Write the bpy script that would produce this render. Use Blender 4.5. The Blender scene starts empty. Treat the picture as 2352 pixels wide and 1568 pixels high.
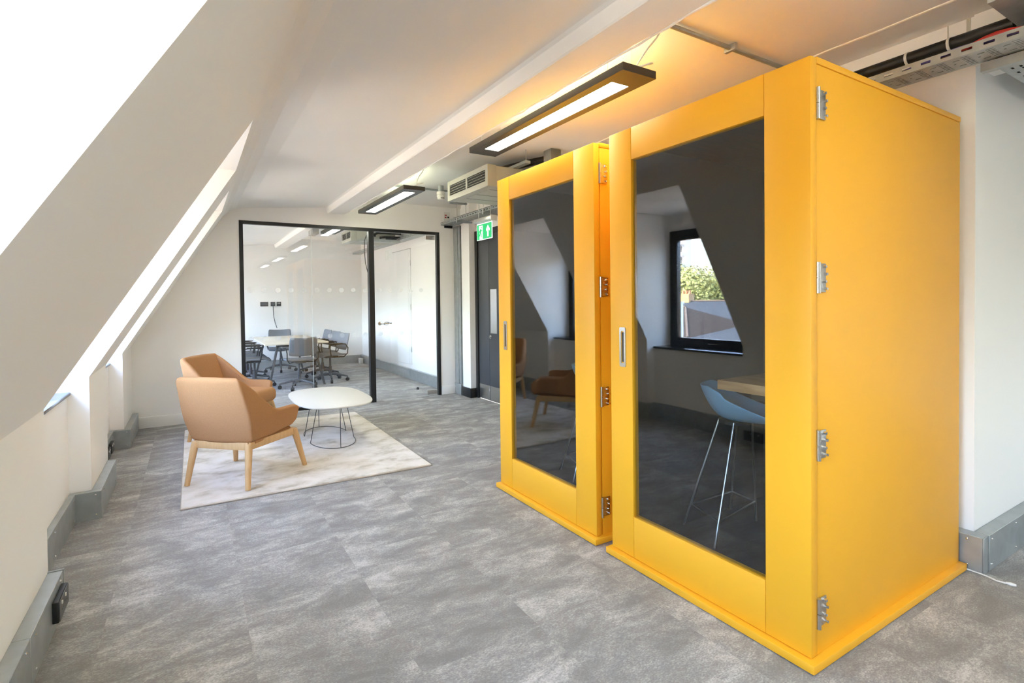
import bpy, bmesh, math, random
from mathutils import Vector, Matrix
random.seed(7)
SC = bpy.context.scene
COL = SC.collection
PI = math.pi

# ------------------------------------------------------------------ camera
cam = bpy.data.objects.new('camera', bpy.data.cameras.new('camera'))
COL.objects.link(cam)
cam.data.sensor_width = 36.0
cam.data.lens = 36.0 * 1188.27 / 2352
cam.data.shift_x = (1176 - 1141.84) / 2352
cam.data.shift_y = (711.1 - 784) / 2352
cam.data.clip_start = 0.05
cam.data.clip_end = 600
_y, _p, _r = 0.534982, 0.0175146, 0.0124948
_fwd = Vector((math.sin(_y) * math.cos(_p), math.cos(_y) * math.cos(_p), -math.sin(_p)))
_rt = Vector((math.cos(_y), -math.sin(_y), 0))
_dn = _fwd.cross(_rt)
_R = math.cos(_r) * _rt + math.sin(_r) * _dn
_D = -math.sin(_r) * _rt + math.cos(_r) * _dn
cam.matrix_world = Matrix(((_R.x, -_D.x, -_fwd.x, 0), (_R.y, -_D.y, -_fwd.y, 0), (_R.z, -_D.z, -_fwd.z, 1.4), (0, 0, 0, 1)))
SC.camera = cam

# ------------------------------------------------------------------ world, sun, exposure
w = bpy.data.worlds.new('world'); SC.world = w; w.use_nodes = True
nt = w.node_tree
sky = nt.nodes.new('ShaderNodeTexSky')
sky.sky_type = 'NISHITA'; sky.sun_disc = False
sky.sun_elevation = math.radians(48); sky.sun_rotation = math.radians(60)
sky.air_density = 1.0; sky.dust_density = 5.0; sky.ozone_density = 1.0
nt.links.new(sky.outputs[0], nt.nodes['Background'].inputs[0])
SKY = 3.3
nt.nodes['Background'].inputs[1].default_value = SKY
sun = bpy.data.objects.new('sun', bpy.data.lights.new('sun', 'SUN'))
COL.objects.link(sun)
sun.data.energy = 14.0; sun.data.angle = math.radians(0.6); sun.data.color = (1, .95, .86)
sun.rotation_euler = Vector((-0.62, -0.35, -0.75)).to_track_quat('-Z', 'Y').to_euler()
SC.view_settings.view_transform = 'Standard'
SC.view_settings.look = 'None'
SC.view_settings.exposure = 1.86
SC.view_settings.gamma = 1.0
SC.view_settings.use_curve_mapping = False
SC.cycles.max_bounces = 12
SC.cycles.diffuse_bounces = 7
SC.cycles.adaptive_threshold = 0.02
SC.cycles.glossy_bounces = 6
SC.cycles.transparent_max_bounces = 24
SC.cycles.caustics_reflective = False
SC.cycles.caustics_refractive = False
SC.cycles.sample_clamp_indirect = 6.0
SC.cycles.use_denoising = True

# ------------------------------------------------------------------ helpers
class MB:
    def __init__(s): s.v = []; s.f = []
    def add(s, vs, fs):
        n = len(s.v); s.v += [tuple(p) for p in vs]; s.f += [tuple(i + n for i in q) for q in fs]; return s
    def box(s, x0, x1, y0, y1, z0, z1):
        return s.add([(x0, y0, z0), (x1, y0, z0), (x1, y1, z0), (x0, y1, z0), (x0, y0, z1), (x1, y0, z1), (x1, y1, z1), (x0, y1, z1)],
                     [(0, 3, 2, 1), (4, 5, 6, 7), (0, 1, 5, 4), (1, 2, 6, 5), (2, 3, 7, 6), (3, 0, 4, 7)])
    def poly(s, pts): return s.add(pts, [tuple(range(len(pts)))])
    def prism(s, pts, vec):
        n = len(pts); v = Vector(vec)
        s.add([Vector(p) for p in pts] + [Vector(p) + v for p in pts],
              [tuple(range(n))[::-1], tuple(range(n, 2 * n))] + [(i, (i + 1) % n, n + (i + 1) % n, n + i) for i in range(n)])
        return s
    def tube(s, path, r, n=8, closed=False):
        P = [Vector(p) for p in path]; m = len(P); rings = []
        up = None
        for i, p in enumerate(P):
            if closed: t = P[(i + 1) % m] - P[i - 1]
            else: t = P[min(i + 1, m - 1)] - P[max(i - 1, 0)]
            t.normalize()
            if up is None: up = Vector((0, 0, 1)) if abs(t.z) < .9 else Vector((1, 0, 0))
            a = t.cross(up)
            if a.length < 1e-5: a = t.orthogonal()
            a.normalize(); b = a.cross(t).normalized(); up = b
            rr = r[i] if isinstance(r, (list, tuple)) else r
            rings.append([p + rr * (math.cos(2 * PI * k / n) * a + math.sin(2 * PI * k / n) * b) for k in range(n)])
        vs = [q for g in rings for q in g]; fs = []
        for i in range(m if closed else m - 1):
            j = (i + 1) % m
            for k in range(n): fs.append((i * n + k, i * n + (k + 1) % n, j * n + (k + 1) % n, j * n + k))
        if not closed:
            fs.append(tuple(range(n))[::-1]); fs.append(tuple(range((m - 1) * n, m * n)))
        return s.add(vs, fs)
    def cyl(s, a, b, r0, r1=None, n=16): return s.tube([a, b], [r0, r0 if r1 is None else r1], n)
    def lathe(s, prof, c=(0, 0, 0), n=24):
        vs = [(c[0] + r * math.cos(2 * PI * k / n), c[1] + r * math.sin(2 * PI * k / n), c[2] + z) for r, z in prof for k in range(n)]
        fs = [(i * n + k, i * n + (k + 1) % n, (i + 1) * n + (k + 1) % n, (i + 1) * n + k) for i in range(len(prof) - 1) for k in range(n)]
        fs += [tuple(range(n))[::-1], tuple(range((len(prof) - 1) * n, len(prof) * n))]
        return s.add(vs, fs)
    def mesh(s, name, m, bevel=0, seg=2, smooth=None):
        me = bpy.data.meshes.new(name); me.from_pydata(s.v, [], s.f)
        bm = bmesh.new(); bm.from_mesh(me)
        bmesh.ops.recalc_face_normals(bm, faces=bm.faces)
        if bevel: bmesh.ops.bevel(bm, geom=list(bm.edges), offset=bevel, segments=seg, profile=.5, affect='EDGES', clamp_overlap=True)
        bm.to_mesh(me); bm.free()
        if m: me.materials.append(m)
        if smooth is None: smooth = bool(bevel)
        if smooth:
            for p in me.polygons: p.use_smooth = True
            me.set_sharp_from_angle(angle=math.radians(38))
        return me
    def build(s, name, m, parent=None, bevel=0, seg=2, smooth=None):
        o = bpy.data.objects.new(name, s.mesh(name, m, bevel, seg, smooth)); COL.objects.link(o)
        if parent is not None: o.parent = parent
        return o

def tag(o, label=None, cat=None, group=None, kind=None):
    if label: o['label'] = label
    if cat: o['category'] = cat
    if group: o['group'] = group
    if kind: o['kind'] = kind
    return o
def thing(name, label, cat, loc=(0, 0, 0), rz=0, group=None, kind=None):
    o = bpy.data.objects.new(name, None); COL.objects.link(o)
    o.empty_display_size = .1; o.location = loc; o.rotation_euler = (0, 0, rz)
    return tag(o, label, cat, group, kind)
def copy_tree(o, parent=None):
    c = o.copy(); COL.objects.link(c); c.parent = parent
    for ch in list(o.children): copy_tree(ch, c)
    return c
def box(name, m, parent, b, bevel=0, seg=2):
    return MB().box(*b).build(name, m, parent, bevel, seg)
def struct(o, label=None, cat=None):
    o['kind'] = 'structure'
    if label: o['label'] = label
    if cat: o['category'] = cat
    return o
def subsurf(o, lv=2):
    m = o.modifiers.new('smooth', 'SUBSURF'); m.levels = lv; m.render_levels = lv
    for p in o.data.polygons: p.use_smooth = True
def arc(c, r, a0, a1, n, f):
    return [f(c[0] + r * math.cos(a0 + (a1 - a0) * i / n), c[1] + r * math.sin(a0 + (a1 - a0) * i / n)) for i in range(n + 1)]

# ------------------------------------------------------------------ materials
def new_mat(name):
    m = bpy.data.materials.new(name); m.use_nodes = True
    return m, m.node_tree, m.node_tree.nodes['Principled BSDF']
def node(t, kind, **kw):
    n = t.nodes.new(kind)
    for k, v in kw.items(): setattr(n, k, v)
    return n
def lin(c):
    f = lambda u: u / 12.92 if u <= .04045 else ((u + .055) / 1.055) ** 2.4
    return tuple(f(x / 255) for x in c) + (1,)
def simple(name, rgb, rough=.5, metal=0, noise=None, bump=None, spec=.5, coat=0):
    """rgb in sRGB 0-255; noise=(scale, amount, stretch); bump=(scale, strength)"""
    m, t, b = new_mat(name)
    c = lin(rgb); b.inputs['Base Color'].default_value = c
    b.inputs['Roughness'].default_value = rough; b.inputs['Metallic'].default_value = metal
    b.inputs['Specular IOR Level'].default_value = spec
    if coat: b.inputs['Coat Weight'].default_value = coat
    if noise or bump:
        tc = node(t, 'ShaderNodeTexCoord')
    if noise:
        sc, am, st = noise
        mp = node(t, 'ShaderNodeMapping'); mp.inputs['Scale'].default_value = st
        t.links.new(tc.outputs['Object'], mp.inputs[0])
        nz = node(t, 'ShaderNodeTexNoise'); nz.inputs['Scale'].default_value = sc; nz.inputs['Detail'].default_value = 5
        t.links.new(mp.outputs[0], nz.inputs[0])
        rp = node(t, 'ShaderNodeValToRGB')
        rp.color_ramp.elements[0].position = .3; rp.color_ramp.elements[1].position = .7
        rp.color_ramp.elements[0].color = tuple(x * (1 - am) for x in c[:3]) + (1,)
        rp.color_ramp.elements[1].color = tuple(min(1, x * (1 + am)) for x in c[:3]) + (1,)
        t.links.new(nz.outputs[0], rp.inputs[0]); t.links.new(rp.outputs[0], b.inputs['Base Color'])
    if bump:
        n2 = node(t, 'ShaderNodeTexNoise'); n2.inputs['Scale'].default_value = bump[0]; n2.inputs['Detail'].default_value = 3
        t.links.new(tc.outputs['Object'], n2.inputs[0])
        bp = node(t, 'ShaderNodeBump'); bp.inputs['Strength'].default_value = bump[1]; bp.inputs['Distance'].default_value = .01
        t.links.new(n2.outputs[0], bp.inputs['Height']); t.links.new(bp.outputs[0], b.inputs['Normal'])
    return m
def emit(name, rgb, s):
    m, t, b = new_mat(name)
    b.inputs['Base Color'].default_value = lin(rgb); b.inputs['Emission Color'].default_value = lin(rgb); b.inputs['Emission Strength'].default_value = s
    return m
def glass_mat(name, tint=(1, 1, 1), ior=1.52):
    m = bpy.data.materials.new(name); m.use_nodes = True; t = m.node_tree; t.nodes.clear()
    out = node(t, 'ShaderNodeOutputMaterial'); mix = node(t, 'ShaderNodeMixShader')
    tr = node(t, 'ShaderNodeBsdfTransparent'); tr.inputs[0].default_value = tint + (1,)
    gl = node(t, 'ShaderNodeBsdfGlossy'); gl.inputs['Roughness'].default_value = 0.0
    fr = node(t, 'ShaderNodeFresnel'); ge = node(t, 'ShaderNodeNewGeometry')
    mr = node(t, 'ShaderNodeMapRange')       # thin sheet: same reflectance on both faces
    mr.inputs['To Min'].default_value = ior; mr.inputs['To Max'].default_value = 1 / ior
    t.links.new(ge.outputs['Backfacing'], mr.inputs['Value']); t.links.new(mr.outputs[0], fr.inputs['IOR'])
    t.links.new(fr.outputs[0], mix.inputs[0]); t.links.new(tr.outputs[0], mix.inputs[1]); t.links.new(gl.outputs[0], mix.inputs[2])
    t.links.new(mix.outputs[0], out.inputs[0])
    return m
def film_mat(name):
    m = bpy.data.materials.new(name); m.use_nodes = True; t = m.node_tree; t.nodes.clear()
    out = node(t, 'ShaderNodeOutputMaterial'); mix = node(t, 'ShaderNodeMixShader'); mix.inputs[0].default_value = .18
    tr = node(t, 'ShaderNodeBsdfTransparent'); df = node(t, 'ShaderNodeBsdfDiffuse'); df.inputs[0].default_value = (.9, .9, .9, 1)
    tl_ = node(t, 'ShaderNodeBsdfTranslucent'); tl_.inputs[0].default_value = (.9, .9, .9, 1); ad = node(t, 'ShaderNodeMixShader')
    t.links.new(df.outputs[0], ad.inputs[1]); t.links.new(tl_.outputs[0], ad.inputs[2])
    t.links.new(tr.outputs[0], mix.inputs[1]); t.links.new(ad.outputs[0], mix.inputs[2]); t.links.new(mix.outputs[0], out.inputs[0])
    return m
def wood_mat(name, c0, c1, axis=(1, 12, 12), sc=6, rough=.5):
    m, t, b = new_mat(name)
    tc = node(t, 'ShaderNodeTexCoord'); mp = node(t, 'ShaderNodeMapping'); mp.inputs['Scale'].default_value = axis
    nz = node(t, 'ShaderNodeTexNoise'); nz.inputs['Scale'].default_value = sc; nz.inputs['Detail'].default_value = 6; nz.inputs['Distortion'].default_value = .6
    rp = node(t, 'ShaderNodeValToRGB'); rp.color_ramp.elements[0].position = .35; rp.color_ramp.elements[1].position = .65
    rp.color_ramp.elements[0].color = lin(c0); rp.color_ramp.elements[1].color = lin(c1)
    t.links.new(tc.outputs['Object'], mp.inputs[0]); t.links.new(mp.outputs[0], nz.inputs[0]); t.links.new(nz.outputs[0], rp.inputs[0])
    t.links.new(rp.outputs[0], b.inputs['Base Color']); b.inputs['Roughness'].default_value = rough
    return m
def carpet_mat():
    m, t, b = new_mat('carpet')
    oi = node(t, 'ShaderNodeObjectInfo'); tc = node(t, 'ShaderNodeTexCoord')
    mul = node(t, 'ShaderNodeMath', operation='MULTIPLY'); mul.inputs[1].default_value = 173.0
    t.links.new(oi.outputs['Random'], mul.inputs[0])
    cmb = node(t, 'ShaderNodeCombineXYZ'); t.links.new(mul.outputs[0], cmb.inputs[2]); t.links.new(mul.outputs[0], cmb.inputs[0])
    add = node(t, 'ShaderNodeVectorMath', operation='ADD'); t.links.new(tc.outputs['Object'], add.inputs[0]); t.links.new(cmb.outputs[0], add.inputs[1])
    mp = node(t, 'ShaderNodeMapping'); mp.inputs['Scale'].default_value = (3.0, 6.0, 1); t.links.new(add.outputs[0], mp.inputs[0])
    big = node(t, 'ShaderNodeTexNoise'); big.inputs['Scale'].default_value = 1.0; big.inputs['Detail'].default_value = 8; big.inputs['Roughness'].default_value = .74; big.inputs['Distortion'].default_value = .35
    t.links.new(mp.outputs[0], big.inputs[0])
    mp2 = node(t, 'ShaderNodeMapping'); mp2.inputs['Scale'].default_value = (48, 85, 1); t.links.new(add.outputs[0], mp2.inputs[0])
    fine = node(t, 'ShaderNodeTexNoise'); fine.inputs['Scale'].default_value = 2.2; fine.inputs['Detail'].default_value = 3; fine.inputs['Roughness'].default_value = .7
    t.links.new(mp2.outputs[0], fine.inputs[0])
    sm = node(t, 'ShaderNodeMath', operation='MULTIPLY_ADD'); sm.inputs[1].default_value = .60
    t.links.new(fine.outputs[0], sm.inputs[0]); t.links.new(big.outputs[0], sm.inputs[2])
    rp = node(t, 'ShaderNodeValToRGB'); e = rp.color_ramp.elements
    e[0].position = .665; e[0].color = lin((138, 136, 134)); e[1].position = 1.0; e[1].color = lin((202, 200, 197))
    for pos, c in ((.79, (153, 151, 149)), (.865, (169, 167, 164))):
        k = rp.color_ramp.elements.new(pos); k.color = lin(c)
    t.links.new(sm.outputs[0], rp.inputs[0]); t.links.new(rp.outputs[0], b.inputs['Base Color'])
    b.inputs['Roughness'].default_value = .95; b.inputs['Specular IOR Level'].default_value = .1
    bp = node(t, 'ShaderNodeBump'); bp.inputs['Strength'].default_value = .5; bp.inputs['Distance'].default_value = .004
    t.links.new(fine.outputs[0], bp.inputs['Height']); t.links.new(bp.outputs[0], b.inputs['Normal'])
    return m
def rug_mat():
    m, t, b = new_mat('rug_pile')
    tc = node(t, 'ShaderNodeTexCoord'); mp = node(t, 'ShaderNodeMapping'); mp.inputs['Scale'].default_value = (1.6, 2.2, 1)
    t.links.new(tc.outputs['Object'], mp.inputs[0])
    nz = node(t, 'ShaderNodeTexNoise'); nz.inputs['Scale'].default_value = 2.2; nz.inputs['Detail'].default_value = 7; nz.inputs['Roughness'].default_value = .66; nz.inputs['Distortion'].default_value = .25
    t.links.new(mp.outputs[0], nz.inputs[0])
    rp = node(t, 'ShaderNodeValToRGB'); e = rp.color_ramp.elements
    e[0].position = .35; e[0].color = lin((178, 168, 150)); e[1].position = .60; e[1].color = lin((224, 218, 210))
    k = rp.color_ramp.elements.new(.47); k.color = lin((210, 203, 191))
    t.links.new(nz.outputs[0], rp.inputs[0]); t.links.new(rp.outputs[0], b.inputs['Base Color'])
    b.inputs['Roughness'].default_value = .9; b.inputs['Specular IOR Level'].default_value = .1; b.inputs['Sheen Weight'].default_value = .15
    f = node(t, 'ShaderNodeTexNoise'); f.inputs['Scale'].default_value = 220; t.links.new(tc.outputs['Object'], f.inputs[0])
    bp = node(t, 'ShaderNodeBump'); bp.inputs['Strength'].default_value = .5; bp.inputs['Distance'].default_value = .004
    t.links.new(f.outputs[0], bp.inputs['Height']); t.links.new(bp.outputs[0], b.inputs['Normal'])
    return m
def brick_mat(name, c1, c2, mortar, sc):
    m, t, b = new_mat(name)
    tc = node(t, 'ShaderNodeTexCoord'); mp = node(t, 'ShaderNodeMapping'); mp.inputs['Rotation'].default_value = (PI / 2, 0, PI / 2)
    t.links.new(tc.outputs['Object'], mp.inputs[0])
    br = node(t, 'ShaderNodeTexBrick'); br.inputs['Scale'].default_value = sc
    br.inputs['Color1'].default_value = lin(c1); br.inputs['Color2'].default_value = lin(c2); br.inputs['Mortar'].default_value = lin(mortar)
    t.links.new(mp.outputs[0], br.inputs[0]); t.links.new(br.outputs[0], b.inputs['Base Color']); b.inputs['Roughness'].default_value = .9
    return m

W = simple('white_paint', (241, 239, 235), .6, bump=(30, .03), spec=.3)
WC = simple('ceiling_paint', (241, 239, 235), .65, noise=(1.5, .02, (1, 1, 1)), bump=(6, .12), spec=.3)
WD = simple('white_gloss_paint', (238, 237, 233), .35)
YEL = simple('yellow_lacquer', (240, 175, 36), .46, noise=(1.2, .015, (1, 1, 1)))
CARPET = carpet_mat(); RUG = rug_mat()
RUGE = simple('rug_binding', (170, 160, 148), .95)
STEEL = simple('galvanised_steel', (172, 177, 177), .38, .6, noise=(14, .10, (1, 1, 1)))
STEELB = simple('brushed_steel', (200, 198, 194), .28, 1.0, noise=(30, .06, (1, 1, 14)))
CHROME = simple('polished_steel', (225, 225, 225), .14, 1.0)
BLACK = simple('black_powder_coat', (26, 26, 27), .38)
BLKM = simple('black_plastic', (20, 20, 21), .5)
CHAR = simple('charcoal_lamp_housing', (58, 54, 50), .45)
INTER = simple('dark_felt_lining', (38, 38, 40), .95, noise=(60, .2, (1, 1, 1)), spec=.1)
INFLOOR = simple('booth_dark_floor', (44, 44, 46), .95, noise=(30, .3, (1, 8, 1)), spec=.1)
INWOOD = wood_mat('booth_ceiling_wood', (84, 62, 46), (108, 80, 58), (1, 10, 1), 4)
GLASS = glass_mat('clear_glass')
GLASSD = glass_mat('booth_glass', (.90, .92, .92), 1.78)
FILM = film_mat('frosted_dot_film')
FAB = simple('tan_wool_fabric', (178, 132, 92), .95, noise=(420, .17, (1, 1, 1)), bump=(500, .25), spec=.15)
ASH = wood_mat('pale_ash_wood', (206, 166, 116), (215, 177, 128), (9, 9, 1.2), 5)
OAK = wood_mat('oak_edge', (176, 133, 86), (206, 165, 115), (14, 1.2, 14), 4)
TABW = simple('warm_white_laminate', (208, 204, 194), .45)
WIRE = simple('grey_wire', (92, 92, 92), .4, .6)
BLUE = simple('blue_moulded_plastic', (126, 186, 224), .45)
GREYF = simple('grey_seat_fabric', (112, 114, 118), .85, noise=(200, .1, (1, 1, 1)))
DGREY = simple('dark_grey_plastic', (70, 72, 76), .5)
DOORG = simple('dark_grey_door_paint', (62, 63, 67), .45)
LAMPG = emit('lamp_diffuser', (252, 255, 236), 11.0)
UPL = emit('lamp_uplight', (250, 255, 226), 2.6)
GREEN = emit('exit_green', (0, 160, 92), .22)
SIGNW = emit('exit_white', (245, 250, 248), .25)
CABLEW = simple('white_cable', (225, 223, 216), .5)
LOUV = simple('painted_metal_panel', (178, 178, 168), .5, .2)
PURP = simple('purple_cable', (98, 86, 160), .5)
RED = simple('red_cable', (170, 40, 34), .5)
WCRK = simple('plaster_filler', (240, 232, 212), .8)

# ------------------------------------------------------------------ floor
X0, XR, Y0, Y1 = -1.05, 7.0, -4.5, 12.03
fl = MB().box(-.72, XR, Y0, Y1, -.06, -.003).build('floor', CARPET)
struct(fl, 'grey mottled carpet tile floor running through the whole office', 'floor')
TS = .538
tm = MB().box(0.0001, TS - .0001, 0.0001, TS - .0001, -.003, 0).mesh('carpet_tile', CARPET)
for i in range(-1, 11):
    for j in range(-2, 22):
        x = -.35 + TS * i; y = .85 + TS * j + (TS / 2 if i % 2 else 0) - .12
        if i == -1: x = -.35 - TS
        if y + TS > Y1 or x + TS > XR: continue
        if x > 2.8 and y > 1.0 and x > 3.3: continue
        if i > 8: continue
        o = bpy.data.objects.new('carpet_tile', tm); COL.objects.link(o); o.parent = fl; o.location = (x, y, 0)

# ------------------------------------------------------------------ left mansard wall with dormers
KX, KZ = -.585, .93; TX, TZ = .31, 2.39; RX = -.70; WXX = -1.0; SZ = .82; WT = 2.2
dorm = [(-2.75, -1.55), (-.13, 1.067), (3.08, 4.30), (5.09, 6.24), (7.4, 8.6), (9.0, 10.2), (10.6, 11.8)]  # last dormer is added to bring more daylight into the meeting room
wl = MB(); y = Y0
for a, b in dorm + [(Y1, Y1)]:
    wl.poly([(KX, y, 0), (KX, a, 0), (KX, a, KZ), (KX, y, KZ)])
    wl.poly([(KX, y, KZ), (KX, a, KZ), (TX, a, TZ), (TX, y, TZ)])
    y = b
    if a == b: break
    wl.poly([(RX, a, 0), (RX, b, 0), (RX, b, SZ), (RX, a, SZ)])
    wl.poly([(RX, a, SZ), (RX, b, SZ), (WXX - .06, b, SZ), (WXX - .06, a, SZ)])
    wl.poly([(TX, a, TZ), (TX, b, TZ), (WXX - .06, b, TZ), (WXX - .06, a, TZ)])
    wl.poly([(WXX, a, WT), (WXX, b, WT), (WXX, b, TZ), (WXX, a, TZ)])
    for yy in (a, b):
        wl.poly([(KX, yy, 0), (KX, yy, KZ), (TX, yy, TZ), (WXX - .06, yy, TZ), (WXX - .06, yy, SZ), (RX, yy, SZ), (RX, yy, 0)])
struct(wl.build('wall_left', W), 'white sloping mansard wall with deep dormer recesses', 'wall')
WN = ('nearest the camera, out of frame', 'first dormer window, in the bright recess at the upper left', 'dormer window seen mirrored in the near yellow booth door',
      'dormer window seen mirrored in the far yellow booth door', 'dormer window of the meeting room beside the glass wall', 'middle dormer window of the meeting room, left of the table', 'last dormer window of the meeting room by the far wall, added for more daylight')
for n, (a, b) in enumerate(dorm):
    r = struct(thing('window_%d' % (n + 1), None, None, (WXX, a, SZ)), 'black framed ' + WN[n], 'window')
    L = b - a; Hh = WT - SZ
    fw = .085
    for nm, bx_ in (('frame_stile', (-.05, .02, 0, fw, 0, Hh)), ('frame_stile', (-.05, .02, L - fw, L, 0, Hh)), ('frame_rail', (-.05, .02, fw, L - fw, 0, fw)), ('frame_rail', (-.05, .02, fw, L - fw, Hh - fw, Hh))):
        box(nm, BLACK, r, bx_, .006)
    for nm, bx_ in (('sash_stile', (-.035, .035, fw, fw + .035, fw, Hh - fw)), ('sash_stile', (-.035, .035, L - fw - .035, L - fw, fw, Hh - fw)), ('sash_rail', (-.035, .035, fw + .035, L - fw - .035, fw, fw + .035)), ('sash_rail', (-.035, .035, fw + .035, L - fw - .035, Hh - fw - .035, Hh - fw))):
        box(nm, BLACK, r, bx_, .004)
    box('glass_pane', GLASS, r, (-.010, -.004, fw + .03, L - fw - .03, fw + .03, Hh - fw - .03))
    MB().cyl((.03, L - .06, .62), (.03, L - .06, .72), .014).build('hinge', BLKM, r)
    h = box('handle', CHROME, r, (.035, .05, L / 2 - .06, L / 2 + .06, .06, .075), .004)
    box('sill', simple('black_sill_%d' % n, (34, 36, 40), .14) if n == 0 else bpy.data.materials['black_sill_0'], r, (.005, .32, 0.002, L - .002, 0, .022), .006)
    # daylight portal (guides sampling of the sky through the opening)
    pd = bpy.data.lights.new('window_portal', 'AREA'); pd.shape = 'RECTANGLE'; pd.size = Hh; pd.size_y = L; pd.cycles.is_portal = True
    po = bpy.data.objects.new('window_portal', pd); COL.objects.link(po)
    po.location = (WXX - .07, (a + b) / 2, (SZ + WT) / 2); po.rotation_euler = (0, -PI / 2, 0)

# ------------------------------------------------------------------ ceiling, beams, walls
cp = [(TX, TZ), (.36, 2.465), (.42, 2.525), (.50, 2.562), (.62, 2.585), (1.545, 2.665), (1.572, 2.66), (1.592, 2.60), (1.600, 2.592), (1.815, 2.590), (1.825, 2.60), (1.825, 2.81), (XR, 2.81)]
c = MB()
for (xa, za), (xb, zb) in zip(cp, cp[1:]):
    c.poly([(xa, Y0, za), (xb, Y0, zb), (xb, Y1, zb), (xa, Y1, za)])
struct(c.build('ceiling', WC, smooth=True), 'white plastered ceiling with a downstand beam along the room', 'ceiling')
pts = [(3.45, Y1), (3.45, 7.2), (3.45, 7.15), (3.57, 7.15), (3.57, 6.872), (3.47, 6.872), (3.47, 6.625), (3.57, 6.625), (3.60, 6.62), (3.60, 4.2), (3.45, 4.2), (3.45, 1.03), (XR, 1.03), (XR, Y0)]
wr = MB()
for (xa, ya), (xb, yb) in zip(pts, pts[1:]):
    wr.poly([(xa, ya, 0), (xb, yb, 0), (xb, yb, 2.82), (xa, ya, 2.82)])
struct(wr.build('wall_right', W), 'white wall behind the yellow booths and beside the grey door', 'wall')
REAR = [(5.5, 6.6)]; RZ0, RZ1 = .95, 2.25
rw = MB(); xx = -1.1
for a, b in REAR + [(XR + .1, XR + .1)]:
    rw.box(xx, a, Y0 - .15, Y0, 0, 2.9); xx = b
    if a < b: rw.box(a, b, Y0 - .15, Y0, 0, RZ0); rw.box(a, b, Y0 - .15, Y0, RZ1, 2.9)
struct(rw.build('wall_rear', W), 'white window wall behind the camera, out of frame', 'wall')
for n, (a, b) in enumerate(REAR):
    r = struct(thing('window_%d' % (n + 8), None, None, (a, Y0 - .1, RZ0)), 'rear window behind the camera, faintly mirrored in the glass screen', 'window')
    L = b - a; Hh = RZ1 - RZ0
    for nm, bx_ in (('frame_stile', (0, .06, -.03, .03, 0, Hh)), ('frame_stile', (L - .06, L, -.03, .03, 0, Hh)), ('frame_rail', (.06, L - .06, -.03, .03, 0, .06)), ('frame_rail', (.06, L - .06, -.03, .03, Hh - .06, Hh)), ('frame_mullion', (L / 2 - .03, L / 2 + .03, -.03, .03, .06, Hh - .06))):
        box(nm, WD, r, bx_, .004)
    box('glass_pane', GLASS, r, (.06, L / 2 - .03, -.004, .004, .06, Hh - .06)); box('glass_pane', GLASS, r, (L / 2 + .03, L - .06, -.004, .004, .06, Hh - .06))
    pd = bpy.data.lights.new('window_portal', 'AREA'); pd.shape = 'RECTANGLE'; pd.size = L; pd.size_y = Hh; pd.cycles.is_portal = True
    po = bpy.data.objects.new('window_portal', pd); COL.objects.link(po)
    po.location = ((a + b) / 2, Y0 - .16, (RZ0 + RZ1) / 2); po.rotation_euler = (PI / 2, 0, 0)
struct(box('wall_far', W, None, (-1.1, 3.6, Y1, Y1 + .1, 0, 2.9)), 'white end wall of the meeting room behind the glass', 'wall')
wp = MB(); PY = 7.10
wp.box(-1.06, .53, PY, PY + .1, 0, 2.95); wp.box(.53, 3.215, PY, PY + .1, 2.43, 2.95); wp.box(3.215, 3.62, PY, PY + .1, 0, 2.95)
struct(wp.build('wall_partition', W), 'white partition wall around the black framed glass screen', 'wall')
struct(box('baseboard_partition_left', WD, None, (-.53, .53, PY - .016, PY, 0, .125), .003), 'white skirting board left of the glass screen behind the armchairs', 'skirting')
struct(box('baseboard_partition_right', WD, None, (3.22, 3.455, PY - .016, PY, 0, .125), .003), 'short white skirting board right of the glass door', 'skirting')
struct(box('baseboard_pier', BLACK, None, (3.452, 3.575, 6.605, 6.87, 0, .135), .002), 'black skirting wrapped round the small pier beside the grey door', 'skirting')
# beam/cornice of the right wall, plaster line and vertical joints
struct(box('trim_1', WC, None, (3.43, 3.70, -1.2, 1.03, 2.56, 2.812)), 'pale downstand beam carrying on over the wall corner at upper right', 'beam')
pth = []
for k in range(60):
    yy = -.6 + k * .115
    pth.append((3.17 + random.uniform(-.006, .006), yy, 2.809))
struct(MB().tube(pth, .007, 5).build('trim_2', WCRK), 'raised plaster line along the ceiling above the yellow booths', 'plaster line')
pth = [(1.825 + random.uniform(-.004, .006), -4 + k * .09, 2.591 + random.uniform(-.004, .004)) for k in range(178)]
tr3 = MB()
for seg in (pth[:123],): tr3.tube(seg, .006, 5)
struct(tr3.build('trim_3', WC, smooth=True), 'rough plastered lower edge of the ceiling beam', 'plaster edge')

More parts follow.
